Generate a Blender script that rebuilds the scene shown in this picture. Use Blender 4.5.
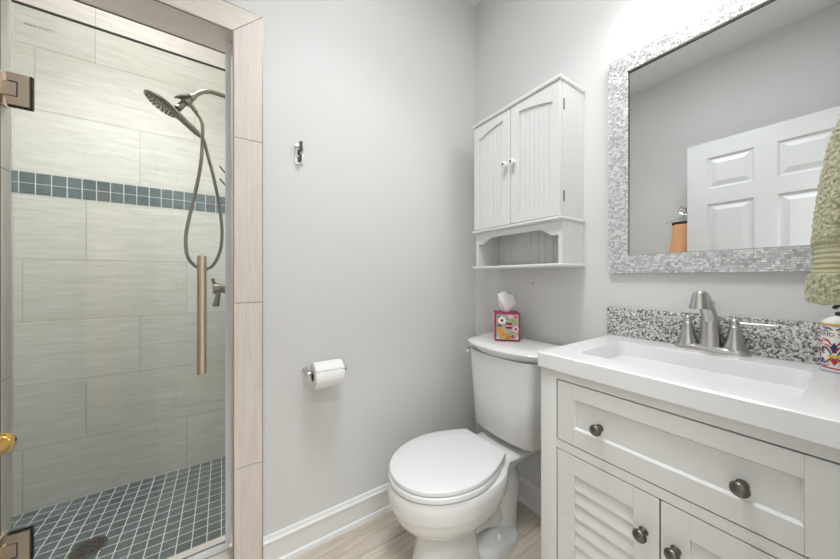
import bpy, bmesh, math, random
from mathutils import Vector, Matrix, noise
random.seed(4)
S = bpy.context.scene
COL = S.collection
PI = math.pi
for o in list(bpy.data.objects): bpy.data.objects.remove(o)

# ------------------------------------------------------------------ camera, world, lights, exposure
EYE = 1.12
YAW = math.radians(56.07)          # viewing direction measured from +X towards +Y
cd = bpy.data.cameras.new('camera'); cam = bpy.data.objects.new('camera', cd); COL.objects.link(cam)
cam.location = (0, 0, EYE); cam.rotation_euler = (PI/2, 0, YAW - PI/2)
cd.sensor_width = 36; cd.lens = 294.63/840*36; cd.shift_y = -1.70/840; cd.clip_start = 0.01
S.camera = cam
S.view_settings.view_transform = 'Standard'; S.view_settings.look = 'None'
S.view_settings.exposure = 0.0; S.view_settings.gamma = 1; S.view_settings.use_curve_mapping = False
W = bpy.data.worlds.new('world'); S.world = W; W.use_nodes = True
W.node_tree.nodes['Background'].inputs[0].default_value = (0.9, 0.95, 1, 1)
W.node_tree.nodes['Background'].inputs[1].default_value = 0.3
def light(name, kind, loc, power, size=0.1, color=(1,1,1), rot=(0,0,0), shape='DISK'):
    l = bpy.data.lights.new(name, kind); o = bpy.data.objects.new(name, l); COL.objects.link(o)
    o.location = loc; o.rotation_euler = rot; l.energy = power; l.color = color
    if kind == 'AREA': l.shape = shape; l.size = size
    else: l.shadow_soft_size = size
    return o
COOL = (.955, .985, 1)
light('ceiling_fill_light', 'AREA', (0.38, 0.52, 2.70), 6.8, 0.50, COOL)  # unseen ceiling lamp, added as soft fill for the whole room
light('ceiling_fill_beam', 'AREA', (0.38, 0.52, 2.698), 5.5, 0.40, COOL).data.spread = math.radians(110)  # narrower fill added at the same spot to brighten the lower room
light('shower_ceiling_light', 'AREA', (-0.40, 1.74, 2.70), 2.9, 0.50, (.965, .985, 1))
light('shower_fill_beam', 'AREA', (-0.40, 1.60, 2.698), 10.4, 0.30, (.98, .99, 1)).data.spread = math.radians(95)  # second, narrow beam added to brighten the lower shower tiles
light('hall_fill_light', 'AREA', (0.1, -0.62, 2.70), 58, 0.8, COOL)  # unseen hall lamp, added as low fill through the doorway
light('hall_side_fill', 'AREA', (-1.25, -1.2, 1.5), 5, 1.3, COOL, (0, -PI/2, 0), 'SQUARE')  # added side fill from the hall, no window is modelled
for k in (-1, 0, 1):
    light('vanity_bulb', 'POINT', (1.09, 0.24 + .13*k, 2.17), 0.48, 0.045, (1, .985, .96))
    light('vanity_down_fill', 'AREA', (1.09, 0.24 + .13*k, 2.16), 0.50, 0.09, (1, .99, .97))  # extra downward fill to brighten the cabinet side; the fixture has no shades

# ------------------------------------------------------------------ materials
def lin(r, g, b):
    f = lambda c: (c/255/12.92) if c/255 <= .04045 else ((c/255+.055)/1.055)**2.4
    return (f(r), f(g), f(b), 1)
def mat(name, col, rough=.5, metal=0., spec=.5, bump=None, coat=0., trans=None):
    m = bpy.data.materials.new(name); m.use_nodes = True
    nt = m.node_tree; p = nt.nodes['Principled BSDF']
    p.inputs['Base Color'].default_value = col if len(col) == 4 else (*col, 1)
    p.inputs['Roughness'].default_value = rough; p.inputs['Metallic'].default_value = metal
    p.inputs['Specular IOR Level'].default_value = spec
    p.inputs['Coat Weight'].default_value = coat
    if trans: p.inputs['Transmission Weight'].default_value = trans
    if bump:
        sc, st, di = bump
        tc = nt.nodes.new('ShaderNodeTexCoord'); n = nt.nodes.new('ShaderNodeTexNoise'); b = nt.nodes.new('ShaderNodeBump')
        n.inputs['Scale'].default_value = sc; n.inputs['Detail'].default_value = 3
        b.inputs['Strength'].default_value = st; b.inputs['Distance'].default_value = di
        nt.links.new(tc.outputs['Object'], n.inputs['Vector']); nt.links.new(n.outputs[0], b.inputs['Height'])
        nt.links.new(b.outputs[0], p.inputs['Normal'])
    return m
def ramp(nt, stops, fac):
    r = nt.nodes.new('ShaderNodeValToRGB'); e = r.color_ramp.elements
    while len(e) < len(stops): e.new(.5)
    for i, (q, c) in enumerate(stops): e[i].position = q; e[i].color = c
    nt.links.new(fac, r.inputs[0]); return r.outputs[0]
def streak_tile(name, scale, dark, light_, rough, island=.12, bump=.0006, mid=None):
    """stone-look porcelain: fine streaks along the tile's long side, a small shift of tone from tile to tile"""
    m = mat(name, light_, rough); nt = m.node_tree; p = nt.nodes['Principled BSDF']
    tc = nt.nodes.new('ShaderNodeTexCoord'); mp = nt.nodes.new('ShaderNodeMapping'); g = nt.nodes.new('ShaderNodeNewGeometry')
    mp.inputs['Scale'].default_value = scale
    va = nt.nodes.new('ShaderNodeVectorMath'); va.operation = 'ADD'
    cmb = nt.nodes.new('ShaderNodeCombineXYZ'); mul = nt.nodes.new('ShaderNodeMath'); mul.operation = 'MULTIPLY'; mul.inputs[1].default_value = 37
    nt.links.new(g.outputs['Random Per Island'], mul.inputs[0])
    for i in range(3): nt.links.new(mul.outputs[0], cmb.inputs[i])
    nt.links.new(tc.outputs['Object'], mp.inputs[0]); nt.links.new(mp.outputs[0], va.inputs[0]); nt.links.new(cmb.outputs[0], va.inputs[1])
    n = nt.nodes.new('ShaderNodeTexNoise'); n.inputs['Scale'].default_value = 1; n.inputs['Detail'].default_value = 6; n.inputs['Roughness'].default_value = .65
    n.inputs['Distortion'].default_value = 1.2
    nt.links.new(va.outputs[0], n.inputs['Vector'])
    c = ramp(nt, [(.3, dark), (.7, light_)], n.outputs[0])
    hs = nt.nodes.new('ShaderNodeHueSaturation'); mr = nt.nodes.new('ShaderNodeMapRange')
    mr.inputs[3].default_value = 1 - island; mr.inputs[4].default_value = 1 + island
    nt.links.new(g.outputs['Random Per Island'], mr.inputs[0]); nt.links.new(mr.outputs[0], hs.inputs['Value']); nt.links.new(c, hs.inputs['Color'])
    nt.links.new(hs.outputs[0], p.inputs['Base Color'])
    b = nt.nodes.new('ShaderNodeBump'); b.inputs['Strength'].default_value = .35; b.inputs['Distance'].default_value = bump
    nt.links.new(n.outputs[0], b.inputs['Height']); nt.links.new(b.outputs[0], p.inputs['Normal'])
    return m
M = {}
M['wall'] = mat('wall_paint', lin(224, 224, 223), .62, spec=.25, bump=(260, .05, .0006))
M['ceil'] = mat('ceiling_paint', lin(242, 242, 240), .8, spec=.2)
M['trim'] = mat('white_trim_paint', lin(236, 236, 234), .35)
M['door'] = mat('white_door_paint', lin(214, 214, 214), .4)
M['tileH'] = streak_tile('wall_tile_streaks', (5, 5, 62), lin(205, 203, 195), lin(228, 227, 222), .55, .03)
M['tileV'] = streak_tile('jamb_tile_streaks', (70, 70, 4), lin(218, 207, 198), lin(234, 227, 219), .42, .03)
M['tileG'] = streak_tile('shaded_jamb_tile_streaks', (70, 70, 4), lin(186, 184, 174), lin(208, 206, 198), .5, .03)  # left jamb tile, its shadow put into the darker colour
M['tileHd'] = streak_tile('header_tile_streaks', (4, 70, 70), lin(218, 207, 198), lin(234, 227, 219), .42, .03)
M['plank'] = streak_tile('floor_plank_streaks', (3, 34, 34), lin(186, 171, 154), lin(226, 217, 204), .4, .08)
M['grout'] = mat('pale_grout', lin(226, 224, 218), .8, spec=.2)
M['grout_w'] = mat('light_grout_between_planks', lin(176, 168, 156), .8, spec=.2)
M['wgrout'] = mat('wall_tile_grout', lin(188, 185, 176), .8, spec=.2)
M['mosaic'] = streak_tile('slate_mosaic', (14, 14, 14), lin(74, 86, 89), lin(100, 112, 113), .35, .14)
M['mosaic_band'] = streak_tile('slate_mosaic_band', (14, 14, 14), lin(90, 105, 110), lin(116, 130, 133), .35, .12)
M['edge'] = mat('tile_edge_strip', lin(150, 136, 124), .35, .7)
M['nickel'] = mat('brushed_nickel', lin(200, 199, 196), .28, 1.)
M['bnickel'] = mat('warm_brushed_nickel', lin(220, 203, 184), .42, 1.)
M['dnickel'] = mat('dark_pewter', lin(112, 108, 102), .33, 1.)
M['shower'] = mat('shower_nickel', lin(130, 123, 110), .3, 1.)
M['dark'] = mat('black_rubber', lin(30, 30, 29), .5)
M['chrome'] = mat('polished_chrome', lin(222, 222, 220), .08, 1.)
M['brass'] = mat('polished_brass', lin(222, 186, 98), .2, 1.)
M['china'] = mat('white_vitreous_china', lin(232, 232, 230), .1, spec=.5, coat=.3)
M['seat'] = mat('white_plastic_seat', lin(229, 229, 229), .22)
M['sink'] = mat('white_cultured_marble', lin(234, 234, 234), .16, coat=.2)
M['cab'] = mat('white_cabinet_paint', lin(228, 228, 227), .42)
M['vanity'] = mat('pale_grey_cabinet_paint', lin(220, 220, 217), .4)
M['porc'] = mat('white_porcelain_knob', lin(240, 240, 238), .1)
M['paper'] = mat('white_tissue_paper', lin(244, 244, 243), .9, spec=.1, bump=(400, .3, .0004))
M['card'] = mat('brown_cardboard_core', lin(120, 98, 78), .9)
M['magenta'] = mat('magenta_card', lin(160, 26, 86), .45)
def speckle():
    m = mat('speckled_granite', (.5, .5, .5), .18); nt = m.node_tree; p = nt.nodes['Principled BSDF']
    tc = nt.nodes.new('ShaderNodeTexCoord')
    v = nt.nodes.new('ShaderNodeTexVoronoi'); v.inputs['Scale'].default_value = 250; v.inputs['Randomness'].default_value = 1
    n = nt.nodes.new('ShaderNodeTexNoise'); n.inputs['Scale'].default_value = 130; n.inputs['Detail'].default_value = 4
    nt.links.new(tc.outputs['Object'], v.inputs['Vector']); nt.links.new(tc.outputs['Object'], n.inputs['Vector'])
    sp = nt.nodes.new('ShaderNodeSeparateColor'); nt.links.new(v.outputs['Color'], sp.inputs[0])
    ad = nt.nodes.new('ShaderNodeMath'); ad.operation = 'MULTIPLY_ADD'; ad.inputs[1].default_value = .55
    nt.links.new(sp.outputs[0], ad.inputs[0]); nt.links.new(n.outputs[0], ad.inputs[2])
    c = ramp(nt, [(.50, lin(70, 69, 68)), (.62, lin(120, 118, 116)), (.74, lin(172, 170, 168)), (.90, lin(214, 212, 209)), (1., lin(230, 228, 226))], ad.outputs[0])
    nt.links.new(c, p.inputs['Base Color']); return m
M['granite'] = speckle()
def shell():
    m = mat('silver_shell_mosaic', lin(215, 215, 216), .3); nt = m.node_tree; p = nt.nodes['Principled BSDF']
    g = nt.nodes.new('ShaderNodeNewGeometry')
    c = ramp(nt, [(0, lin(186, 186, 188)), (.45, lin(218, 218, 219)), (1, lin(250, 250, 250))], g.outputs['Random Per Island'])
    nt.links.new(c, p.inputs['Base Color'])
    p.inputs['Metallic'].default_value = .12; p.inputs['Coat Weight'].default_value = .3
    return m
M['shell'] = shell()
M['shell_base'] = mat('silver_frame_base', lin(176, 176, 178), .4, .4)
M['mirror'] = mat('mirror_silvering', (.86, .875, .87), .0, 1.)
def clear(name, tint, rough, gloss=True, frost=0., frost_col=(1,1,1,1)):
    m = bpy.data.materials.new(name); m.use_nodes = True; nt = m.node_tree
    nt.nodes.remove(nt.nodes['Principled BSDF']); out = nt.nodes['Material Output']
    t = nt.nodes.new('ShaderNodeBsdfTransparent'); t.inputs[0].default_value = tint
    g = nt.nodes.new('ShaderNodeBsdfGlossy'); g.inputs['Roughness'].default_value = rough
    f = nt.nodes.new('ShaderNodeFresnel'); f.inputs[0].default_value = 1.45
    last = t.outputs[0]
    if frost:
        d = nt.nodes.new('ShaderNodeBsdfDiffuse'); d.inputs[0].default_value = frost_col
        mx = nt.nodes.new('ShaderNodeMixShader'); mx.inputs[0].default_value = frost
        nt.links.new(last, mx.inputs[1]); nt.links.new(d.outputs[0], mx.inputs[2]); last = mx.outputs[0]
    mx = nt.nodes.new('ShaderNodeMixShader')
    nt.links.new(f.outputs[0], mx.inputs[0]); nt.links.new(last, mx.inputs[1]); nt.links.new(g.outputs[0], mx.inputs[2])
    nt.links.new(mx.outputs[0], out.inputs[0]); return m
M['glass'] = clear('clear_glass', (.955, .97, .955, 1), 0.)
M['glass_edge'] = mat('green_glass_edge', lin(74, 80, 74), .25)
M['seal'] = clear('clear_vinyl_seal', (.9, .93, .93, 1), .15, frost=.9, frost_col=lin(242, 246, 248))
def emit(name, col, st):
    m = mat(name, col, .5); p = m.node_tree.nodes['Principled BSDF']
    p.inputs['Emission Color'].default_value = col; p.inputs['Emission Strength'].default_value = st; return m
M['globe'] = emit('frosted_lamp_glass', lin(255, 248, 236), 6)
M['diffuser'] = emit('lamp_diffuser', lin(255, 250, 242), 5)
def terry():
    m = mat('sage_terry', lin(176, 174, 142), .95, spec=.1); nt = m.node_tree; p = nt.nodes['Principled BSDF']
    tc = nt.nodes.new('ShaderNodeTexCoord'); n = nt.nodes.new('ShaderNodeTexNoise'); n.inputs['Scale'].default_value = 150; n.inputs['Detail'].default_value = 4
    nt.links.new(tc.outputs['Object'], n.inputs['Vector'])
    c = ramp(nt, [(.3, lin(160, 158, 124)), (.7, lin(206, 204, 174))], n.outputs[0]); nt.links.new(c, p.inputs['Base Color'])
    p.inputs['Sheen Weight'].default_value = .3
    b = nt.nodes.new('ShaderNodeBump'); b.inputs['Strength'].default_value = .8; b.inputs['Distance'].default_value = .004
    nt.links.new(n.outputs[0], b.inputs['Height']); nt.links.new(b.outputs[0], p.inputs['Normal']); return m
M['terry'] = terry()
M['terry_band'] = mat('sage_woven_band', lin(184, 181, 150), .9, spec=.1, bump=(300, .5, .001))
M['orange'] = mat('orange_cotton', lin(246, 184, 138), .85, spec=.2, bump=(500, .2, .0005))
def flat(n, *c): M[n] = mat(n, lin(*c), .4)
flat('ink_navy', 38, 48, 104); flat('ink_gold', 222, 176, 66); flat('ink_red', 186, 44, 50); flat('ink_blue', 60, 90, 170)
flat('ink_white', 240, 238, 232); flat('ink_pink', 240, 190, 208); flat('ink_rose', 226, 120, 150); flat('ink_teal', 52, 122, 140)
flat('ink_orange', 230, 160, 64); flat('ink_green', 150, 164, 112); flat('ink_maroon', 122, 24, 62); flat('ink_sage', 172, 178, 150); flat('ink_black', 40, 38, 42)
flat('ink_etch', 168, 172, 170)
M['ceramic'] = mat('white_glazed_ceramic', lin(238, 236, 230), .15)

# ------------------------------------------------------------------ mesh helpers
class MB:
    def __init__(s): s.bm = bmesh.new()
    def _mi(s, faces, mi):
        for f in faces: f.material_index = mi
    def box(s, x0, x1, y0, y1, z0, z1, mi=0, bev=0., seg=2):
        return s.obox((0,0,0), (1,0,0), (0,1,0), (0,0,1), x0, x1, y0, y1, z0, z1, mi, bev, seg)
    def obox(s, o, u, v, n, u0, u1, v0, v1, n0, n1, mi=0, bev=0., seg=2):
        o, u, v, n = map(Vector, (o, u, v, n))
        vs = [s.bm.verts.new(o + u*a + v*b + n*c) for c in (n0, n1) for b in (v0, v1) for a in (u0, u1)]
        idx = [(0,2,3,1), (4,5,7,6), (0,1,5,4), (2,6,7,3), (0,4,6,2), (1,3,7,5)]
        fs = [s.bm.faces.new([vs[i] for i in q]) for q in idx]
        if u.cross(v).dot(n) < 0: bmesh.ops.reverse_faces(s.bm, faces=fs)
        s._mi(fs, mi)
        if bev:
            es = list({e for f in fs for e in f.edges})
            r = bmesh.ops.bevel(s.bm, geom=es, offset=bev, segments=seg, affect='EDGES', profile=.5)
            s._mi(r['faces'], mi)
        return s
    def rings(s, rings, mi=0, cap0=True, cap1=True, close=True):
        vr = [[s.bm.verts.new(p) for p in r] for r in rings]; fs = []
        n = len(vr[0])
        for a, b in zip(vr, vr[1:]):
            for i in range(n if close else n-1):
                j = (i+1) % n
                fs.append(s.bm.faces.new((a[i], a[j], b[j], b[i])))
        if cap0: fs.append(s.bm.faces.new(list(reversed(vr[0]))))
        if cap1: fs.append(s.bm.faces.new(vr[-1]))
        s._mi(fs, mi); return s
    def lathe(s, prof, o, axis=(0,0,1), n=28, mi=0, cap=True):
        a = Vector(axis).normalized(); q = Vector((0,0,1)).rotation_difference(a); o = Vector(o)
        R = [[o + q @ Vector((r*math.cos(2*PI*k/n), r*math.sin(2*PI*k/n), h)) for k in range(n)] for r, h in prof]
        return s.rings(R, mi, cap, cap)
    def tube(s, pts, r, n=12, mi=0, sub=0, cap=True):
        pts = [Vector(p) for p in pts]
        rs = list(r) if isinstance(r, (list, tuple)) else [r]*len(pts)
        if sub:
            np_, nr = [], []
            for i in range(len(pts)-1):
                p0, p1, p2, p3 = pts[max(i-1, 0)], pts[i], pts[i+1], pts[min(i+2, len(pts)-1)]
                for k in range(sub):
                    t = k/sub
                    np_.append(.5*((2*p1) + (p2-p0)*t + (2*p0-5*p1+4*p2-p3)*t*t + (3*p1-p0-3*p2+p3)*t**3)); nr.append(rs[i]*(1-t)+rs[i+1]*t)
            pts = np_ + [pts[-1]]; rs = nr + [rs[-1]]
        up = None; R = []
        for i, p in enumerate(pts):
            t = (pts[min(i+1, len(pts)-1)] - pts[max(i-1, 0)]).normalized()
            if up is None:
                up = Vector((0,0,1)) if abs(t.z) < .9 else Vector((1,0,0))
            x = (up - t*up.dot(t)).normalized(); y = t.cross(x); up = x
            R.append([p + x*math.cos(2*PI*k/n)*rs[i] + y*math.sin(2*PI*k/n)*rs[i] for k in range(n)])
        return s.rings(R, mi, cap, cap)
    def prism(s, poly, o, u, v, n, d, mi=0):
        o, u, v, n = map(Vector, (o, u, v, n))
        a = [o + u*p[0] + v*p[1] for p in poly]
        if u.cross(v).dot(n) * sum(poly[i][0]*poly[(i+1) % len(poly)][1] - poly[(i+1) % len(poly)][0]*poly[i][1] for i in range(len(poly))) < 0: a.reverse()
        return s.rings([a, [p + n*d for p in a]], mi)
    def build(s, name, m, parent=None, org=None, ang=35, **tags):
        me = bpy.data.meshes.new(name)
        if org is None: org = parent['_o'] if parent is not None and '_o' in parent else None
        if org is None:
            c = [v.co for v in s.bm.verts]
            org = (sum(p.x for p in c)/len(c), sum(p.y for p in c)/len(c), min(p.z for p in c))
        org = Vector(org)
        bmesh.ops.translate(s.bm, verts=s.bm.verts, vec=-org)
        bmesh.ops.recalc_face_normals(s.bm, faces=s.bm.faces)
        s.bm.to_mesh(me); s.bm.free()
        for x in (m if isinstance(m, (list, tuple)) else [m]): me.materials.append(M[x])
        for p in me.polygons: p.use_smooth = True
        me.set_sharp_from_angle(angle=math.radians(ang))
        o = bpy.data.objects.new(name, me); COL.objects.link(o)
        o['_o'] = org
        if parent is not None: o.parent = parent
        else: o.location = org
        for k, v in tags.items(): o[k] = v
        return o
def thing(name, label, cat, loc, **kw):
    o = bpy.data.objects.new(name, None); COL.objects.link(o); o.location = loc; o.empty_display_size = .05
    o['_o'] = Vector(loc); o['label'] = label; o['category'] = cat
    for k, v in kw.items(): o[k] = v
    return o
def copy_thing(o, parent, shift):
    """a part with its sub-parts, shifted"""
    c = o.copy(); COL.objects.link(c); c.parent = parent; c.location = o.location + Vector(shift)
    for ch in [x for x in bpy.data.objects if x.parent == o]:
        d = ch.copy(); COL.objects.link(d); d.parent = c
    return c
def struct(mb, name, m, **kw): return mb.build(name, m, org=(0,0,0), kind='structure', **kw)
def smooth(t): return t*t*(3-2*t)

# ------------------------------------------------------------------ room shell
XW, YW, XL, YF, HC = 1.26, 1.278, -.52, -.06, 2.74
XS, YB, YD = .034, 2.19, 1.418         # shower: right tile wall, back tile wall, inner side of the opening
XSL = -1.02                            # shower left wall
def tile_field(mb, o, u, v, n, U0, U1, rows, tl, seams, gap=.0030, th=.001, base=.02):
    """one grout bed and thin tile slabs on it; rows (v0, v1), running bond"""
    mb.obox(o, u, v, n, U0, U1, rows[0][0], rows[-1][1], -base, 0, 1)
    for (v0, v1), s0 in zip(rows, seams):
        a = s0 - math.ceil((s0-U0)/tl)*tl
        while a < U1:
            b = a + tl
            x0, x1 = max(a, U0), min(b, U1)
            if x1-x0 > .008: mb.obox(o, u, v, n, x0+gap/2, x1-gap/2, v0+gap/2, v1-gap/2, 0, th, 0)
            a = b
TL = .607
ROWZ = [.012 + .3*i for i in range(6)]
rows = [(ROWZ[i], ROWZ[i+1]) for i in range(5)] + [(1.625, 1.925), (1.925, 2.225), (2.225, 2.525), (2.525, HC)]
seams = [-.777, -.572, -.371, -.777, -.572, -.371, -.74, -.54, -.777]
def shower_wall(name, o, u, n, U0, U1, shift):
    mb = MB()
    tile_field(mb, o, u, (0,0,1), n, U0, U1, rows, TL, [s+shift for s in seams])
    mb.obox(o, u, (0,0,1), n, U0, U1, 1.512, 1.625, -.02, .0012, 2)
    a = -.788 + shift
    a -= math.ceil((a-U0)/.0505)*.0505
    while a < U1:
        x0, x1 = max(a, U0), min(a+.0505, U1)
        if x1-x0 > .006:
            for v0 in (1.516, 1.569): mb.obox(o, u, (0,0,1), n, x0+.0018, x1-.0018, v0+.0012, v0+.0510, .001, .002, 3)
        a += .0505
    return struct(mb, name, ['tileH', 'wgrout', 'grout', 'mosaic_band'])
shower_wall('wall_shower_back', (0, YB+.002, 0), (1,0,0), (0,-1,0), XSL-.02, XS+.02, 0)
shower_wall('wall_shower_right', (XS+.002, 0, 0), (0,1,0), (-1,0,0), YD, YB+.02, 2.9)
shower_wall('wall_shower_left', (XSL-.002, 0, 0), (0,1,0), (1,0,0), YD-.1, YB+.02, 2.7)
# shower floor of 2 inch slate mosaic
mb = MB(); mb.box(XSL, XS+.01, YD-.06, YB+.01, -.03, .0112, 1)
nx = 0
x = -.771 - 6*.0513
while x < XS:
    y = YB - .0513
    while y > YD-.06:
        x0, x1 = max(x, XSL), min(x+.0513, XS)
        if x1-x0 > .006: mb.box(x0+.0017, x1-.0017, y+.0018, y+.0513-.0018, .0110, .0115, 0)
        y -= .0513
    x += .0513
struct(mb, 'floor_shower', ['mosaic', 'grout'])
# painted walls
mb = MB(); mb.box(.128, XW+.12, YW, YD, 0, HC); mb.box(XL-.5, .128, YW, YD-.004, 2.114, HC); struct(mb, 'wall_back', 'wall')
mb = MB(); mb.box(XS+.026, .20, YD, YB+.1, 0, HC); struct(mb, 'wall_shower_core', 'wall')
mb = MB(); mb.box(XW, XW+.1, YF-.12, YW+.1, 0, HC); struct(mb, 'wall_right', 'wall')
mb = MB(); mb.box(XL-.1, XL, YF-.12, YW, 0, HC); struct(mb, 'wall_left', 'wall')
mb = MB(); mb.box(.47, XW, YF-.12, YF, 0, HC); mb.box(XL, -.29, YF-.12, YF, 0, HC); mb.box(-.29, .47, YF-.12, YF, 2.07, HC); struct(mb, 'wall_front', 'wall')
mb = MB(); mb.box(XSL-.1, XW+.1, YF-.12, YB+.1, HC, HC+.05); struct(mb, 'ceiling', 'ceil')
# hall beyond the doorway behind the camera
mb = MB(); mb.box(-1.3, 1.7, -2.4, -2.3, 0, HC); mb.box(-1.4, -1.3, -2.4, YF-.12, 0, HC); mb.box(1.7, 1.8, -2.4, YF-.12, 0, HC)
mb.box(XW+.1, 1.7, YF-.12, YF-.02, 0, HC); mb.box(-1.3, XL-.1, YF-.12, YF-.02, 0, HC); struct(mb, 'wall_hall', 'wall')
mb = MB(); mb.box(-1.4, 1.8, -2.4, YF-.12, HC, HC+.05); struct(mb, 'ceiling_hall', 'ceil')
# plank floor
mb = MB(); mb.box(-1.4, 1.8, -2.4, YW+.02, -.05, -.004, 1)
y = YW - .012; k = 0
while y > -2.4:
    x = -1.4 - [.2, .62, .41][k % 3]
    while x < 1.8:
        x0, x1 = max(x, -1.4), min(x+.61, 1.8)
        if x1 - x0 > .02: mb.box(x0+.0012, x1-.0012, y-.152+.0012, y-.0012, -.004, 0, 0)
        x += .61
    y -= .152; k += 1
struct(mb, 'floor', ['plank', 'grout_w'])
# jamb and header tile, curb
mb = MB()
zs = [(-.01, .419), (.419, 1.027), (1.027, 1.635), (1.635, 2.114)]
for z0, z1 in zs:
    if z1 > 2.1:   # mitred head
        mb.prism([(XS, z0+.0012), (.128, z0+.0012), (.128, z1-.001), (XS, z1-.094)], (0, YW-.008, 0), (1,0,0), (0,0,1), (0,1,0), .008)
    else: mb.box(XS, .128, YW-.008, YW, max(z0, 0)+.0012, z1-.0012, 0)
    mb.box(XS, XS+.008, YW, YD, max(z0, 0)+.0012, min(z1, 2.022)-.0012, 0)
mb.box(XS+.006, .128, YW-.003, YD, 0, 2.112, 1)
mb.box(.128, .1305, YW-.0085, YW+.002, 0, 2.1165, 2); mb.box(XS-.0005, XS+.0035, YW-.0085, YW-.0045, .08, 2.022, 2)
struct(mb, 'trim_1', ['tileV', 'wgrout', 'edge'])
mb = MB()
mb.prism([(XL, 2.0225), (XS-.001, 2.0225), (.127, 2.1145), (XL, 2.1145)], (0, YW-.008, 0), (1,0,0), (0,0,1), (0,1,0), .008)
mb.box(XL, XS, YW, YD+.006, 2.022, 2.03, 0); mb.box(XL-.4, XS, YW, YD, 2.03, 2.114, 1)
mb.box(XL, .1305, YW-.0085, YW, 2.1148, 2.117, 2); mb.box(XL, XS, YW-.0085, YW-.0045, 2.0185, 2.0222, 2)
mb.box(XSL, XS, YD-.002, YD+.006, 2.022, HC, 0)
struct(mb, 'trim_2', ['tileHd', 'wgrout', 'edge'])
mb = MB()
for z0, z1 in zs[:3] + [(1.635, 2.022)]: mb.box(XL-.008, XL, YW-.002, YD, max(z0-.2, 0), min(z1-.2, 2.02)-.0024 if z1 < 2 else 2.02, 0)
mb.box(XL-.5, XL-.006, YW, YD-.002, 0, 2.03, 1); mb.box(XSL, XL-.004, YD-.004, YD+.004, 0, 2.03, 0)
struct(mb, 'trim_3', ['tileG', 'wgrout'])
mb = MB(); mb.box(XL, XS, YW-.008, YD+.006, 0, .074, 1); mb.box(XL, XS+.002, YW-.012, YD+.01, .07, .08, 0, .002); mb.box(XL, XS, YW-.012, YW-.004, 0, .07, 0)
struct(mb, 'trim_4', ['tileHd', 'wgrout'])
# baseboards with cap mould and shoe
def baseboard(name, axis, a0, a1, w, sg):
    prof = [(0, 0), (.022, 0), (.022, .006), (.018, .018), (.0125, .023), (.0125, .092), (.0165, .096), (.0165, .104), (.011, .109), (.007, .120), (0, .122)]
    mb = MB()
    if axis == 'x': mb.prism(prof, (a0, w, 0), (0, sg, 0), (0,0,1), (1,0,0), a1-a0)
    else: mb.prism(prof, (w, a0, 0), (sg, 0, 0), (0,0,1), (0,1,0), a1-a0)
    struct(mb, name, 'trim', ang=25)
baseboard('baseboard_back', 'x', .131, XW, YW, -1)
baseboard('baseboard_right', 'y', .55, YW, XW, -1)
baseboard('baseboard_left', 'y', YF, YW-.02, XL, 1)
# door casing (hall side and jamb lining) and six panel door standing open
mb = MB(); mb.box(.452, .47, YF-.125, YF+.004, 0, 2.07); mb.box(-.29, -.274, YF-.125, YF-.002, 0, 2.07); mb.box(-.29, .47, YF-.125, YF+.004, 2.062, 2.08)
mb.box(.46, .53, YF, YF+.014, 0, 2.14, 0, .003); struct(mb, 'trim_5', 'trim')
DX0, DX1, DY0, DY1 = -.310, -.275, -.052, .683
door = MB(); door.box(DX0+.012, DX1-.012, DY0+.01, DY1-.01, .012, 2.05)
py = [(DY0+.108, DY0+.322), (DY1-.320, DY1-.104)]
pz = [(.24, .86), (1.01, 1.625), (1.728, 1.94)]
ys = sorted([DY0, DY1] + [v for q in py for v in q]); 
for sx0, sx1 in ((DX0, DX0+.013), (DX1-.013, DX1)):
    for a, b in ((ys[0], ys[1]), (ys[2], ys[3]), (ys[4], ys[5])): door.box(sx0, sx1, a, b, .012, 2.05)
    for a, b in py:
        for z0, z1 in ((.012, .24), (.86, 1.01), (1.625, 1.728), (1.94, 2.05)): door.box(sx0, sx1, a, b, z0, z1)
door.box(DX0+.0125, DX1-.0125, DY1-.012, DY1-.0004, .012, 2.05); door.box(DX0+.0125, DX1-.0125, DY0+.0004, DY0+.012, .012, 2.05)
for a, b in py:                       # bevelled raised fields and sticking
    for z0, z1 in pz:
        for xs, sg in ((DX1-.008, 1), (DX0+.008, -1)):
            R = []
            for ins, h in ((.0, .0075), (.009, -.003), (.018, -.003), (.046, .0065)):
                R.append([(xs+sg*h, a+ins, z0+ins), (xs+sg*h, b-ins, z0+ins), (xs+sg*h, b-ins, z1-ins), (xs+sg*h, a+ins, z1-ins)])
            door.rings(R, 0, False, True)
d1 = door.build('door_1', 'door', org=(DX1, DY0, 0), ang=15, kind='structure')
d1['label'] = 'white six panel bathroom door standing open, seen in the mirror'; d1['category'] = 'door'
ky, kz = .617, .905
kb = MB()
for x_, g_ in ((DX1, 1), (DX0, -1)):
    kb.lathe([(0, 0), (.030, 0), (.030, .005), (.024, .009), (.012, .011), (.0105, .022), (.0125, .028), (.0140, .035), (.0132, .043), (.0095, .048), (.003, .0498), (0, .0498)], (x_, ky, kz), (g_,0,0), 28)
    kb.tube([(x_+g_*.036, ky, kz), (x_+g_*.037, ky-.03, kz+.001), (x_+g_*.039, ky-.07, kz+.003), (x_+g_*.038, ky-.105, kz)], [.0135, .012, .0105, .009], 16, sub=5)
k = kb.build('door_lever', 'brass', d1, label='polished brass door lever')
hb = MB(); hb.lathe([(0, 0), (.0022, 0), (.0022, .0012), (0, .0012)], (DX1+.0487, ky+.003, kz+.002), (1,0,0), 12); hb.build('privacy_pin_hole', 'dark', k)
for z in (.25, 1.05, 1.85):
    hb = MB(); hb.box(DX1-.002, DX1+.002, DY0+.001, DY0+.03, z-.045, z+.045, 0); hb.lathe([(0, 0), (.006, 0), (.006, .09), (0, .09)], (DX1+.004, DY0-.002, z-.045), n=12); hb.build('door_hinge', 'brass', d1)

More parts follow.
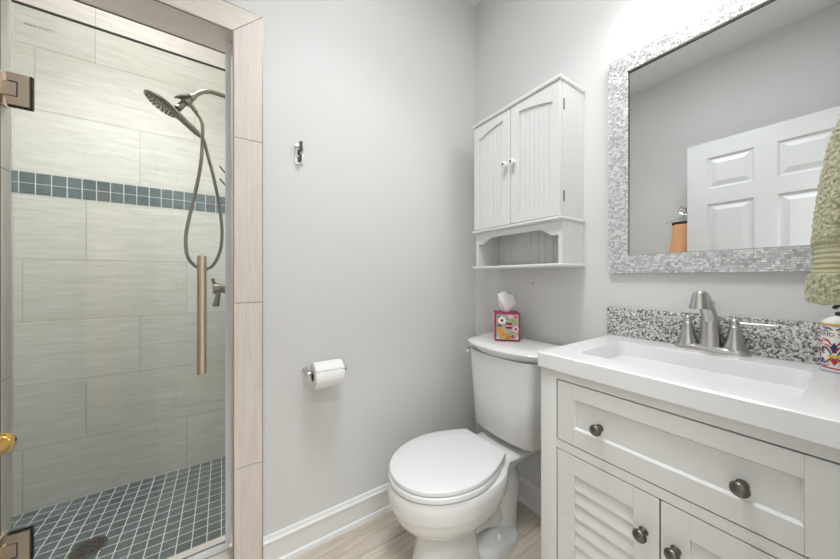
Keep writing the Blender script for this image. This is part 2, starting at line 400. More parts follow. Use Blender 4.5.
# ------------------------------------------------------------------ glass shower door
gx0, gx1, gy, gz0, gz1 = -.497, .020, 1.35, .100, 1.912
sd = thing('shower_door', 'frameless clear glass shower door with long bar pull and square nickel hinges', 'shower door', (gx0, gy, .08))
MB().box(gx0, gx1, gy-.0045, gy+.0045, gz0, gz1).build('glass_panel', 'glass', sd)
MB().box(gx0, gx1-.009, gy-.0046, gy+.0046, gz1-.001, gz1+.0025).build('polished_edge', 'glass_edge', sd)
MB().box(gx1-.009, gx1+.011, gy-.0065, gy+.0065, gz0, 2.02).build('strike_seal', 'seal', sd)
MB().box(gx0, gx1+.004, gy-.007, gy+.007, .083, gz0+.012, 0, .003).build('bottom_sweep', 'seal', sd)
MB().box(-.5275, -.5195, gy-.006, gy+.006, .082, 2.02).build('wall_side_channel', 'dnickel', sd)
def hinge(z):
    h = MB()
    for s_ in (-1, 1):
        y0, y1 = sorted((gy+s_*.0045, gy+s_*.0125))
        # clamp plate, C shaped around the knuckle
        pl = [(-.504, z-.045), (-.462, z-.045), (-.462, z+.045), (-.504, z+.045), (-.504, z+.022), (-.483, z+.022), (-.483, z-.022), (-.504, z-.022)]
        h.prism(pl, (0, y0, 0), (1,0,0), (0,0,1), (0,1,0), y1-y0)
    h.box(-.519, -.4860, gy-.011, gy+.011, z-.019, z+.019)
    o = h.build('hinge', 'bnickel', sd)
    g = MB(); g.box(-.505, -.4585, gy-.0048, gy+.0048, z-.0485, z+.0485); g.build('hinge_gasket', 'dark', o)
    p = MB(); p.box(-.520, -.513, gy-.027, gy+.027, z-.045, z+.045, 0, .001); p.build('wall_plate', 'bnickel', o)
hinge(1.657); hinge(.345)
hx, hy = -.0585, 1.30
hd = MB(); hd.lathe([(.0, .779), (.0125, .779), (.0135, .78), (.0135, 1.197), (.0125, 1.198), (0, 1.198)], (hx, hy, 0), n=28)
h = hd.build('pull_handle', 'bnickel', sd)
for z in (.85, 1.12):
    p = MB(); p.lathe([(0, 0), (.008, 0), (.008, .05), (0, .05)], (hx, hy+.0, z), (0,1,0), 16); p.lathe([(0, 0), (.012, 0), (.012, .006), (0, .006)], (hx, gy+.0045, z), (0,1,0), 16); p.build('standoff', 'bnickel', h)
# the etched maker's mark near the top hinge corner
e = MB()
xx = -.475
for w in (.005, .005, .005, .005): e.box(xx, xx+w*.8, gy-.0052, gy-.0046, 1.8525, 1.8590); xx += .0065
xx = -.447
for w in (.006, .004, .007, .005, .006, .004): e.box(xx, xx+w*.75, gy-.0052, gy-.0046, 1.8575, 1.8600); e.box(xx, xx+w*.6, gy-.0052, gy-.0046, 1.853, 1.8545); xx += w
e.build('etched_mark', 'ink_etch', sd)

# ------------------------------------------------------------------ shower fittings
sy = 1.80
sh = thing('hand_shower', 'handheld shower head on curved arm with looping metal hose', 'shower head', (XS, sy, 2.03))
a = MB(); a.tube([(XS, sy, 2.042), (-.01, sy, 2.046), (-.05, sy, 2.046), (-.085, sy, 2.030), (-.118, sy, 1.995)], .0105, sub=6)
a.lathe([(0, 0), (.030, 0), (.028, .008), (.016, .013), (0, .013)], (XS, sy, 2.042), (-1,0,0)); a.build('shower_arm', 'shower', sh)
dv = MB(); ax = Vector((-.62, -.05, -.78)).normalized()
dv.lathe([(0, 0), (.014, 0), (.016, .008), (.016, .022), (.013, .026), (.020, .030), (.021, .055), (.014, .062), (0, .062)], (-.112, sy, 2.003), ax, 20)
dv.lathe([(0, 0), (.012, 0), (.016, .008), (.034, .014), (.036, .020), (.02, .026), (0, .027)], (-.146, sy-.005, 1.967), (-.45, -.35, .82), 20)
dv.tube([(-.140, sy, 1.962), (-.120, sy-.002, 1.948), (-.104, sy-.004, 1.925)], [.010, .011, .0095], sub=4)
dv.tube([(-.150, sy, 1.955), (-.172, sy-.012, 1.918)], [.013, .015])
dv.build('diverter_mount', 'shower', sh)
ctr = Vector((-.226, sy-.02, 1.918)); nrm = Vector((-.50, -.02, -.86)).normalized()
hd = MB(); hd.lathe([(0, -.022), (.02, -.020), (.045, -.012), (.064, -.004), (.070, .004), (.068, .009), (0, .010)], ctr, nrm, 40)
ho = hd.build('spray_head', 'shower', sh)
fp = MB(); fp.lathe([(0, .0102), (.062, .0102), (.060, .0125), (0, .013)], ctr, nrm, 32); f = fp.build('spray_face', 'shower', ho)
nz = MB(); q = Vector((0,0,1)).rotation_difference(nrm)
for ring, cnt in ((.012, 5), (.028, 10), (.043, 15), (.055, 20)):
    for i in range(cnt):
        t = 2*PI*i/cnt
        nz.lathe([(0, 0), (.0032, 0), (.002, .004), (0, .004)], ctr + q @ Vector((ring*math.cos(t), ring*math.sin(t), .0125)), nrm, 6)
nz.build('nozzles', 'dark', f, kind='stuff')
hn = MB(); hn.tube([(-.178, sy-.010, 1.893), (-.150, sy-.008, 1.868), (-.120, sy-.006, 1.842), (-.098, sy-.004, 1.823)], [.017, .015, .0145, .0135], 16, sub=4)
hn.tube([(-.098, sy-.004, 1.823), (-.085, sy-.003, 1.811)], [.0105, .0105], 14); hn.build('handle', 'shower', sh)
hs = MB()
P = [(-.104, 1.925), (-.084, 1.892), (-.078, 1.850), (-.080, 1.77), (-.086, 1.66), (-.108, 1.52), (-.130, 1.40), (-.142, 1.31), (-.136, 1.225), (-.110, 1.180), (-.070, 1.163), (-.035, 1.185), (-.006, 1.260), (.001, 1.36), (-.010, 1.48), (-.035, 1.63), (-.060, 1.74), (-.074, 1.80), (-.087, 1.813)]
hs.tube([(x, sy + (-.02 if 3 < i < 9 else .012 if i > 11 else 0)*(1 if 2 < i < 17 else 0), z) for i, (x, z) in enumerate(P)], .0075, 10, sub=8)
hs.build('hose', 'shower', sh)
vv = thing('shower_valve', 'nickel shower mixer valve with drop lever on the tiled side wall', 'valve', (XS, sy, 1.065))
b = MB(); b.lathe([(0, 0), (.075, 0), (.075, .004), (.06, .010), (.03, .014), (0, .014)], (XS, sy, 1.065), (-1,0,0), 36); b.build('escutcheon', 'shower', vv)
b = MB(); b.lathe([(0, .01), (.024, .01), (.024, .030), (.018, .033), (.018, .040), (.027, .043), (.027, .068), (.022, .072), (0, .073)], (XS, sy, 1.065), (-1,0,0), 28); b.build('valve_body', 'shower', vv)
b = MB(); b.tube([(-.012, sy-.015, 1.055), (-.018, sy-.03, 1.02), (-.024, sy-.04, .985)], [.009, .011, .015], 14, sub=4); b.lathe([(0, 0), (.015, 0), (.011, .006), (0, .007)], (-.024, sy-.04, .986), (-.1, -.2, -1), 14); b.build('lever', 'shower', vv)
b = MB(); b.tube([(-.026, sy-.008, 1.085), (-.034, sy-.01, 1.098), (-.038, sy-.01, 1.116)], [.006, .007, .0085], 12, sub=3); b.build('temperature_tab', 'shower', vv)
for z, k in ((1.725, 0), (1.655, 1)):
    w = MB(); w.tube([(XS, sy+.25, z), (XS-.02, sy+.24, z+.004), (XS-.044, sy+.225, z+.03)], .004, 8, sub=4)
    w.lathe([(0, 0), (.010, 0), (.008, .005), (0, .006)], (XS, sy+.25, z), (-1,0,0), 14)
    w.build('wire_hook', 'dark', label=('dark wire hook on the shower side wall, upper of two' if k == 0 else 'dark wire hook on the shower side wall, lower of two, at mosaic band'), category='hook', group='hooks in the shower')
dr = MB(); dc = (-.452, 1.760)
dr.lathe([(0, .010), (.054, .010), (.054, .0145), (.047, .0150), (.046, .0138), (0, .0138)], (dc[0], dc[1], 0), n=40)
d = dr.build('floor_drain', 'shower', label='round slotted metal drain in the slate mosaic shower floor', category='drain')
g = MB(); 
for i in range(-3, 4):
    hw = math.sqrt(max(.043**2 - (i*.012)**2, 0)) 
    if i % 2: segs = [(-hw, -.004), (.004, hw)]
    else: segs = [(-hw, -hw*.45), (-hw*.4, hw*.4), (hw*.45, hw)]
    for s0, s1 in segs:
        g.tube([(dc[0]+s0, dc[1]+i*.012, .0142), (dc[0]+(s0+s1)/2, dc[1]+i*.012+.003, .0142), (dc[0]+s1, dc[1]+i*.012, .0142)], .0026, 6, sub=3)
g.build('slots', 'dark', d)

# ------------------------------------------------------------------ wall hook and toilet paper
ck = thing('coat_hook', 'small chrome double robe hook on the bare grey wall', 'hook', (.262, YW, 1.58))
MB().box(.245, .279, YW-.004, YW, 1.583, 1.660, 0, .0012).build('back_plate', 'chrome', ck)
for z0, x0 in ((1.634, .262), (1.596, .262)):
    t = MB(); L = 1. if z0 > 1.6 else .72
    t.box(x0-.006, x0+.006, YW-.032*L, YW-.003, z0-.003, z0+.003, 0, .001)
    t.obox((x0, YW-.030*L, z0), (1,0,0), Vector((0, -.35, 1)).normalized(), Vector((0, -1, -.35)).normalized(), -.006, .006, -.004, .032*L, -.003, .003, 0, .001)
    t.build('prong', 'dnickel', ck)  # dark metal colour stands in for dark reflections on the prong
px0, px1, pyc, pzc = .295, .417, 1.207, .741
th = thing('toilet_paper_holder', 'two nickel posts holding the toilet paper roll on the wall', 'paper holder', (.355, YW, .72))
for x_, s_ in ((px0-.004, 1), (px1+.004, -1)):
    t = MB(); t.lathe([(0, 0), (.0105, 0), (.0105, .004), (.0078, .007), (.0070, .013), (.007, .045), (.007, .064), (0, .064)], (x_-s_*.004, YW, pzc), (0,-1,0), 24)
    t.lathe([(0, -.010), (.0095, -.010), (.0105, -.008), (.0105, .008), (.0095, .010), (0, .010)], (x_-s_*.004, pyc, pzc), (1,0,0), 22)
    t.build('post', 'nickel', th)
MB().tube([(px0-.008, pyc, pzc), (px1+.008, pyc, pzc)], .0062, 14).build('spindle', 'nickel', th)
R0, Ri = .052, .0195
rz = pzc - .0125
tp = thing('toilet_paper', 'white toilet paper roll with wavy loose edge hanging on the wall posts', 'toilet paper', (.355, pyc, rz-R0))
r = MB(); n = 48
def circ(rad, x): return [(x, pyc + rad*math.cos(2*PI*k/n), rz + rad*math.sin(2*PI*k/n)) for k in range(n)]
r.rings([circ(Ri, px0+.004), circ(R0-.003, px0+.004), circ(R0, px0+.007), circ(R0, px1-.007), circ(R0-.003, px1-.004), circ(Ri, px1-.004)], 0, False, False)
r.build('roll', 'paper', tp)
r = MB(); r.rings([circ(Ri, px0+.003), circ(Ri, px1-.003), circ(Ri-.0012, px1-.003), circ(Ri-.0012, px0+.003), circ(Ri, px0+.003)], 0, False, False); r.build('core', 'card', tp)
# last sheet: laid over the front, its torn edge wavy
r = MB(); A = []
for j in range(12):
    row = []
    for i in range(33):
        u = i/32; x_ = px0+.005 + (px1-px0-.010)*u
        end = 2.36 + .05*math.sin(u*21) + .015*math.sin(u*43+1)
        t_ = (PI*.45)*(1-j/11) + end*(j/11)*1.0 if False else 1.3 + (end+.25-1.3)*j/11
        rr = R0 + .0008 + .0014*(j/11)
        row.append((x_, pyc + rr*math.cos(t_), rz + rr*math.sin(t_)))
    A.append(row)
r.rings(A, 0, False, False, close=False); sl = r.build('loose_sheet', 'paper', tp)
md = sl.modifiers.new('thick', 'SOLIDIFY'); md.thickness = .0008

# ------------------------------------------------------------------ toilet
TC = .915
toi = thing('toilet', 'white two piece toilet with closed lid between the wall and vanity', 'toilet', (.9, TC, 0))
def egg(xb, xf, hw, n=56, back=.55, p=2.0, sq=.0):
    """outline of a toilet rim: rounded towards -X, squarer at the back"""
    pts = []
    xm = xf + (xb-xf)*back
    for k in range(n):
        t = 2*PI*k/n; c, s = math.cos(t), math.sin(t)
        if c < 0: x = xm + (xm-xf)*c; y = hw*s
        else:
            e = 2/(2+sq*2); x = xm + (xb-xm)*abs(c)**e; y = hw*math.copysign(abs(s)**e, s)
        pts.append((x, y))
    return pts
def ring(o, z): return [(x, TC+y, z) for x, y in o]
bw = MB(); L = []
for z, xb, xf, hw, sq, bk in ((.0, .880, .582, .102, .5, .5), (.012, .880, .580, .103, .5, .5), (.03, .872, .588, .096, .5, .5), (.10, .865, .604, .088, .4, .5), (.150, .875, .606, .088, .4, .5),
                          (.18, .915, .592, .104, .4, .5), (.20, .950, .566, .130, .3, .5), (.228, .975, .537, .156, .3, .5), (.255, .982, .519, .170, .3, .5), (.285, .986, .509, .179, .3, .51), (.292, .987, .507, .181, .3, .52), (.295, .989, .502, .186, .3, .52), (.31, .990, .500, .188, .3, .53),
                          (.330, .990, .499, .190, .3, .54), (.356, .990, .500, .190, .3, .54), (.366, .988, .505, .185, .3, .54), (.368, .985, .512, .178, .3, .54)):
    L.append(ring(egg(xb, xf, hw, sq=sq, back=bk), z))
bw.rings(L)
dk = [(1.225, .125, .100), (1.18, .125, .11), (1.04, .118, .11), (.985, .115, .115), (.93, .145, .14), (.86, .17, .16)]
R = []
for x, wt, wb in dk:
    zb = .30 if x > 1.1 else .285
    R.append([(x, TC-wt+.012, .370), (x, TC-wt, .360), (x, TC-wb, .330), (x, TC-wb*.55, zb), (x, TC+wb*.55, zb), (x, TC+wb, .330), (x, TC+wt, .360), (x, TC+wt-.012, .370)])
bw.rings(R)
# trapway curving down at the back and the bolted rear foot
bw.tube([(.84, TC, .18), (.92, TC, .235), (1.00, TC, .265), (1.055, TC, .24), (1.075, TC, .18), (1.06, TC, .10), (1.05, TC, .0)], [.070, .074, .078, .078, .076, .074, .078], 28, sub=5)
bw.tube([(.80, TC, .09), (.90, TC, .115), (.98, TC, .09), (1.03, TC, .04)], [.055, .064, .062, .05], 28, sub=5)
ft = []
for z, g_ in ((0, 0), (.020, .0), (.034, .007), (.041, .02)):
    o = []
    for k in range(40):
        t = 2*PI*k/40; c, s = math.cos(t), math.sin(t)
        o.append((.960 + (.120-g_)*math.copysign(abs(c)**.6, c), TC + (.120-g_)*math.copysign(abs(s)**.55, s), z))
    ft.append(o)
bw.rings(ft)
bowl = bw.build('bowl', 'china', toi, ang=40)
for s_ in (-1, 1):
    c = MB(); c.lathe([(0, .0), (.017, .0), (.016, .012), (.011, .019), (0, .022)], (.958, TC+s_*.082, .038), n=20); c.build('bolt_cap', 'china', bowl)
def lidshape(xb, xf, hw, z0, z1, rnd, hwb):
    """flat back edge, straight-ish shoulders, round front"""
    half = []
    N = 40
    xm = xf + (xb-xf)*.52
    for k in range(N+1):
        t = k/N
        if t < .4:                                  # from the back corner to the widest place
            u = t/.4; half.append((xb + (xm-xb)*u, hwb + (hw-hwb)*math.sin(u*PI/2)))
        else:
            u = (t-.4)/.6*PI/2; half.append((xm - (xm-xf)*math.sin(u), hw*math.cos(u)**.96))
    return half
def lid_mesh(xb, xf, hw, hwb, z0, z1, rnd, crown=0.):
    mb = MB(); h = lidshape(xb, xf, hw, 0, 0, 0, hwb)
    def rg(ins, z):
        cx_ = (xb+xf)/2; o = []
        for x, y in h: o.append((cx_ + (x-cx_)*(1-ins/((xb-xf)/2)), TC + y*(1-ins/hw), z))
        for x, y in reversed(h[:-1]): o.append((cx_ + (x-cx_)*(1-ins/((xb-xf)/2)), TC - y*(1-ins/hw), z))
        return o
    mb.rings([rg(rnd, z0), rg(0, z0+rnd*.6), rg(0, z1-rnd), rg(rnd*.3, z1-rnd*.3), rg(rnd, z1), rg(.06, z1+crown), rg(.14, z1+crown*1.3)])
    return mb
lid_mesh(.960, .503, .186, .112, .371, .392, .005).build('seat', 'seat', toi, ang=50)
lid_mesh(.958, .507, .183, .116, .394, .411, .004, .0015).build('lid', 'seat', toi, ang=50)
for s_ in (-1, 1):
    c = MB(); c.box(.950, .982, TC+s_*.070-.018, TC+s_*.070+.018, .366, .388, 0, .006, 3); c.build('hinge_block', 'seat', toi)
# tank: bowed front with chamfered corners, tapering down; lid overhanging
def tank_ring(z, xf, wf, xc, wc, xb, wb):
    """bow from front centre xf to corner (xc, wc) then side to the back (xb, wb)"""
    h = []
    for k in range(9):
        u = k/8; h.append((xf + (xc-xf)*u**2.2, wf*u))
    c0 = h[-1]
    for k in range(1, 5):
        u = k/4; h.append((c0[0] + (xc+.03-c0[0])*u**1.4, wf + (wc-wf)*math.sin(u*PI/2)))
    h.append((xb, wb))
    return [(x, TC+y, z) for x, y in h] + [(x, TC-y, z) for x, y in reversed(h[1:])]
tk = MB(); R = []
for z, d, w in ((.394, .020, -.024), (.400, .008, -.012), (.412, .0, -.006), (.60, -.010, .001), (.75, -.018, .006), (.768, -.020, .007)):
    R.append([(x, y-.006, zz) for x, y, zz in tank_ring(z, 1.026+d, .150+w, 1.042+d, .174+w, 1.245, .205+w)])
tk.rings(R); tank = tk.build('tank', 'china', toi, ang=40)
# moulded outline on the tank front
ld = MB(); R = []
for z, d, w in ((.766, .020, -.010), (.772, .006, .002), (.784, -.002, .008), (.794, -.014, .016), (.803, -.016, .018), (.812, -.010, .012), (.817, .006, -.002), (.820, .03, -.03)):
    R.append([(x, y-.003, zz) for x, y, zz in tank_ring(z, 1.000+d, .172+w, 1.048+d, .190+w, 1.240, .250+w)])
ld.rings(R); ld.build('tank_lid', 'china', toi, ang=40)
fl = MB(); fl.lathe([(0, 0), (.012, 0), (.012, .01), (0, .012)], (1.085, TC+.186, .762), (-.5, .8, 0), 16); fl.tube([(1.082, TC+.198, .762), (1.05, TC+.202, .758), (1.032, TC+.188, .752)], [.006, .0055, .007], 10, sub=3); fl.build('flush_lever', 'chrome', toi, label='small chrome flush lever')

# ------------------------------------------------------------------ vanity
VX, VY0, VY1, VT = .79, -.048, .528, .858
va = thing('vanity_cabinet', 'pale grey bathroom vanity with a shaker drawer and louvred doors', 'vanity', (1.0, .24, 0))
b = MB()
for y0, y1 in ((VY1-.018, VY1), (VY0, VY0+.018)): b.box(VX+.012, XW-.022, y0, y1, .09, VT)
for y0, y1 in ((.477+.002, VY1), (VY0, .001)): b.box(VX, VX+.05, y0, y1, 0, VT, 0, .0015)
for y0, y1 in ((VY1-.05, VY1), (VY0, VY0+.05)): b.box(XW-.075, XW-.024, y0, y1, 0, VT)
b.box(VX, VX+.02, .0, .48, .834, VT); b.box(VX, VX+.02, .0, .48, .640, .663); b.box(VX, VX+.02, .0, .48, .085, .112)
b.box(VX+.012, XW-.024, VY0+.018, VY1-.018, .09, .108); b.box(XW-.03, XW-.024, VY0+.018, VY1-.018, .09, VT)
b.build('body', 'vanity', va)
def front(y0, y1, z0, z1, st, tr, br, rec=.010):
    """shaker front: frame in the plane of the body, panel set back, chamfer around it"""
    f = MB()
    f.box(VX-.001, VX+.019, y0, y0+st, z0, z1, 0, .001); f.box(VX-.001, VX+.019, y1-st, y1, z0, z1, 0, .001)
    f.box(VX-.001, VX+.019, y0+st, y1-st, z0, z0+br, 0, .0005); f.box(VX-.001, VX+.019, y0+st, y1-st, z1-tr, z1, 0, .0005)
    return f
def knob(name, y, z, parent, r=.0138):
    k = MB(); k.lathe([(0, 0), (.0095, 0), (.0085, .003), (.0062, .008), (.0062, .016), (r*.85, .0185), (r, .0215), (r-.001, .026), (r*.65, .0295), (0, .031)], (VX-.001, y, z), (-1,0,0), 28)
    return k.build(name, 'dnickel', parent)
f = front(.004, .475, .666, .831, .045, .040, .046)
f.box(VX+.0075, VX+.015, .045, .435, .70, .80)
for y0, y1, z0, z1 in ((.049, .430, .712, .791),):    # bevel around the panel
    R = [[(VX-.001+h, y0+i, z0+i), (VX-.001+h, y1-i, z0+i), (VX-.001+h, y1-i, z1-i), (VX-.001+h, y0+i, z1-i)] for h, i in ((0, 0), (.007, .004), (.0075, .0042))]
    f.rings(R, 0, False, True)
dw = f.build('drawer', 'vanity', va, ang=20)
knob('knob', .363, .742, dw); knob('knob', .118, .742, dw)
for side, (y0, y1) in enumerate(((.2415, .475), (.004, .2385))):
    f = front(y0, y1, .116, .637, .048, .05, .05)
    d = f.build('door', 'vanity', va, ang=20)
    l = MB(); z = .587
    while z > .170:
        z0 = max(z-.0375, .164)
        l.prism([(.0015, z0-.001), (.0085, z), (.013, z), (.0065, z0-.001)], (VX, y0+.047, 0), (1,0,0), (0,0,1), (0,1,0), y1-y0-.094)
        z -= .0375
    l.box(VX+.016, VX+.019, y0+.045, y1-.045, .16, .59)
    l.build('louvres', 'vanity', d, ang=20)
    knob('knob', .270 if side == 0 else .213, .549, d)
# one piece sink top
st = thing('sink_top', 'glossy white one piece sink top with wide rectangular basin', 'sink', (1.0, .24, VT))
X0, X1, Y0, Y1, ZT = .780, XW-.001, -.054, .533, .902
def rr(x0, x1, y0, y1, r, z, n=6):
    o = []
    for cx_, cy_, a0 in ((x1-r, y1-r, 0), (x0+r, y1-r, 90), (x0+r, y0+r, 180), (x1-r, y0+r, 270)):
        for k in range(n+1):
            a = math.radians(a0 + 90*k/n); o.append((cx_+r*math.cos(a), cy_+r*math.sin(a), z))
    return o
t = MB()
bx0, bx1, by0, by1 = .866, 1.140, .058, .456
t.rings([rr(X0+.02, X1-.02, Y0+.02, Y1-.02, .004, VT+.001), rr(X0, X1, Y0, Y1, .004, VT+.001), rr(X0, X1, Y0, Y1, .004, ZT-.003), rr(X0+.003, X1-.003, Y0+.003, Y1-.003, .004, ZT),
         rr(bx0-.003, bx1+.003, by0-.003, by1+.003, .028, ZT), rr(bx0-.001, bx1+.001, by0-.001, by1+.001, .027, ZT-.0006), rr(bx0, bx1, by0, by1, .026, ZT-.002), rr(bx0+.002, bx1-.002, by0+.003, by1-.003, .026, ZT-.010), rr(bx0+.030, bx1-.010, by0+.014, by1-.020, .03, ZT-.085), rr(bx0+.055, bx1-.03, by0+.045, by1-.05, .04, ZT-.105), rr(bx0+.13, bx1-.11, by0+.18, by1-.18, .005, ZT-.110)], 0, True, True)
t.build('basin_top', 'sink', st, ang=32).modifiers.new('flat', 'WEIGHTED_NORMAL').keep_sharp = True
dn = MB(); dn.lathe([(0, 0), (.021, 0), (.021, .002), (.016, .003), (.015, .001), (0, .0015)], (1.025, .257, ZT-.1095), n=24); dn.build('drain', 'nickel', st)
MB().box(XW-.020, XW-.0005, -.054, .543, ZT+.0005, ZT+.105, 0, .001).build('backsplash', 'granite', label='speckled grey granite backsplash strip behind the sink', category='backsplash')
# faucet
fa = thing('faucet', 'brushed nickel two handle faucet with bell spout at the sink', 'faucet', (1.212, .247, ZT))
FX, FY = 1.213, .247
b = MB()
def stad(L, w, z):
    o = []
    for k in range(40):
        a = 2*PI*k/40; o.append((FX + w*math.sin(a), FY + (L-w)*(1 if math.cos(a) > 0 else -1)*(1 if abs(math.cos(a)) > .02 else 0) + w*math.cos(a), z))
    return o
b.rings([stad(.082, .0265, ZT), stad(.083, .0265, ZT+.006), stad(.080, .0245, ZT+.012), stad(.074, .019, ZT+.016), stad(.06, .006, ZT+.017)]); b.build('base_plate', 'nickel', fa)
for s_ in (-1, 1):
    h = MB(); hy_ = FY + s_*.0508
    h.lathe([(0, .010), (.0255, .010), (.025, .018), (.0205, .030), (.0165, .046), (.013, .064), (.0115, .070), (.0115, .078), (.0095, .080), (.0105, .084), (.0105, .094), (.007, .099), (0, .1)], (FX, hy_, ZT), n=28)
    ho = h.build('handle', 'nickel', fa)
    l = MB(); l.tube([(FX, hy_, ZT+.089), (FX+.002, hy_+s_*.03, ZT+.089), (FX+.004, hy_+s_*.079, ZT+.089)], [.0042, .0040, .0045], 12); l.build('lever', 'nickel', ho)
sp = MB(); sp.lathe([(0, .008), (.0255, .008), (.0245, .020), (.0225, .05), (.0205, .092), (.0195, .098), (0, .1)], (FX, FY, ZT), n=28)
R = []
for x, z, hw, ht in ((FX+.003, ZT+.086, .0190, .0190), (FX-.010, ZT+.108, .0180, .0195), (FX-.032, ZT+.133, .0165, .0185), (FX-.056, ZT+.153, .0155, .0170), (FX-.080, ZT+.166, .0155, .0155), (FX-.102, ZT+.167, .016, .0140), (FX-.114, ZT+.158, .013, .012)):
    R.append((Vector((x, FY, z)), hw, ht))
RR = []
for i, (c, hw, ht) in enumerate(R):
    t = (R[min(i+1, len(R)-1)][0] - R[max(i-1, 0)][0]).normalized(); u = Vector((0,1,0)); v = t.cross(u)
    RR.append([c + u*hw*math.cos(2*PI*k/20) + v*ht*math.sin(2*PI*k/20) for k in range(20)])
sp.rings(RR)
sp.lathe([(0, 0), (.0135, .0), (.0165, .012), (.0195, .030), (.0225, .040), (.0225, .044), (.0185, .045), (.0175, .040), (0, .040)], (FX-.106, FY, ZT+.176), (-.05, 0, -1), 28)
so = sp.build('spout', 'nickel', fa, ang=40)
rd = MB(); rd.lathe([(0, .0), (.013, .0), (.012, .012), (.0075, .018), (.0045, .022), (.0045, .036), (.008, .038), (.0085, .046), (.006, .050), (0, .051)], (FX+.017, FY, ZT+.098), n=18); rd.build('lift_rod', 'nickel', fa)

# ------------------------------------------------------------------ mirror
mr = thing('wall_mirror', 'large mirror in a silver shell mosaic frame above the sink', 'mirror', (XW, .24, 1.137))
mY0, mY1, mZ0, mZ1, fw, ft_ = -.060, .539, 1.137, 1.945, .067, .020
XM = XW - .020
b = MB(); b.box(XM+.004, XW-.0005, mY1-fw, mY1, mZ0, mZ1); b.box(XM+.004, XW-.0005, mY0, mY0+fw, mZ0, mZ1); b.box(XM+.004, XW-.0005, mY0+fw, mY1-fw, mZ0, mZ0+fw); b.box(XM+.004, XW-.0005, mY0+fw, mY1-fw, mZ1-fw, mZ1)
fr = b.build('frame', 'shell_base', mr)
m_ = MB(); rng = random.Random(7); ch, cw = .0064, .0085
nz_ = int(round((mZ1-mZ0)/ch)); ch = (mZ1-mZ0)/nz_
for r in range(nz_):
    z0 = mZ0 + r*ch
    y = mY0 - rng.random()*cw
    while y < mY1:
        w = cw*rng.uniform(.75, 1.25); a, b_ = max(y, mY0), min(y+w, mY1); y += w
        zc = z0+ch/2
        inside = mZ0+fw < zc < mZ1-fw
        for p, q in ([(a, min(b_, mY0+fw)), (max(a, mY1-fw), b_)] if inside else [(a, b_)]):
            if q-p < .0015: continue
            t1, t2 = rng.uniform(-.0007, .0007), rng.uniform(-.0006, .0006)
            x_ = XM
            g_ = .0004
            vs = [(x_+t1+t2, p+g_, z0+g_), (x_-t1+t2, q-g_, z0+g_), (x_-t1-t2, q-g_, z0+ch-g_), (x_+t1-t2, p+g_, z0+ch-g_)]
            m_.rings([[(XM+.004, yy, zz) for _, yy, zz in vs], vs], 0, False, True)
m_.build('shell_tiles', 'shell', fr, ang=10, kind='stuff')
ed = MB()
ed.box(XM-.0012, XM+.012, mY0+fw-.002, mY1-fw+.002, mZ1-fw-.0022, mZ1-fw); ed.box(XM+.002, XM+.012, mY1-fw-.0015, mY1-fw, mZ0+fw, mZ1-fw); ed.box(XM+.002, XM+.012, mY0+fw, mY0+fw+.0015, mZ0+fw, mZ1-fw); ed.build('inner_edge', 'dnickel', fr)
MB().box(XW-.0135, XW-.001, mY0+fw-.003, mY1-fw+.003, mZ0+fw-.003, mZ1-fw+.003).build('glass', 'mirror', mr)

# ------------------------------------------------------------------ wall cabinet over the toilet
wc = thing('wall_cabinet', 'white beadboard wall cabinet with two arched doors hung above the toilet', 'cabinet', (XW, .88, 1.165))
cX, cy0, cy1 = 1.099, .642, 1.108
b = MB()
for y0, y1 in ((cy0, cy0+.016), (cy1-.016, cy1)): b.box(cX, XW-.0005, y0, y1, 1.175, 1.888)
b.box(cX, XW-.0005, cy0+.016, cy1-.016, 1.355, 1.37); b.box(cX, XW-.0005, cy0+.016, cy1-.016, 1.872, 1.888)
b.build('body', 'cab', wc)
def mould(name, z0, z1, out):
    m = MB(); m.box(cX-.0175-out, XW-.0005, cy0-out, cy1+out, z0, z1, 0, min((z1-z0)*.42, .006), 3); return m.build(name, 'cab', wc)
mould('crown', 1.889, 1.905, .008); mould('shelf_moulding', 1.347, 1.360, .008); mould('bottom_shelf', 1.164, 1.177, .008)
k = MB(); y = cy0+.016
while y < cy1-.016:
    y2 = min(y+.0385, cy1-.016); k.box(XW-.009, XW-.0006, y+.0008, y2-.0008, 1.175, 1.87, 0, .0012, 1); y = y2
k.box(XW-.006, XW-.0008, cy0+.016, cy1-.016, 1.175, 1.87); k.build('beadboard_back', 'cab', wc)
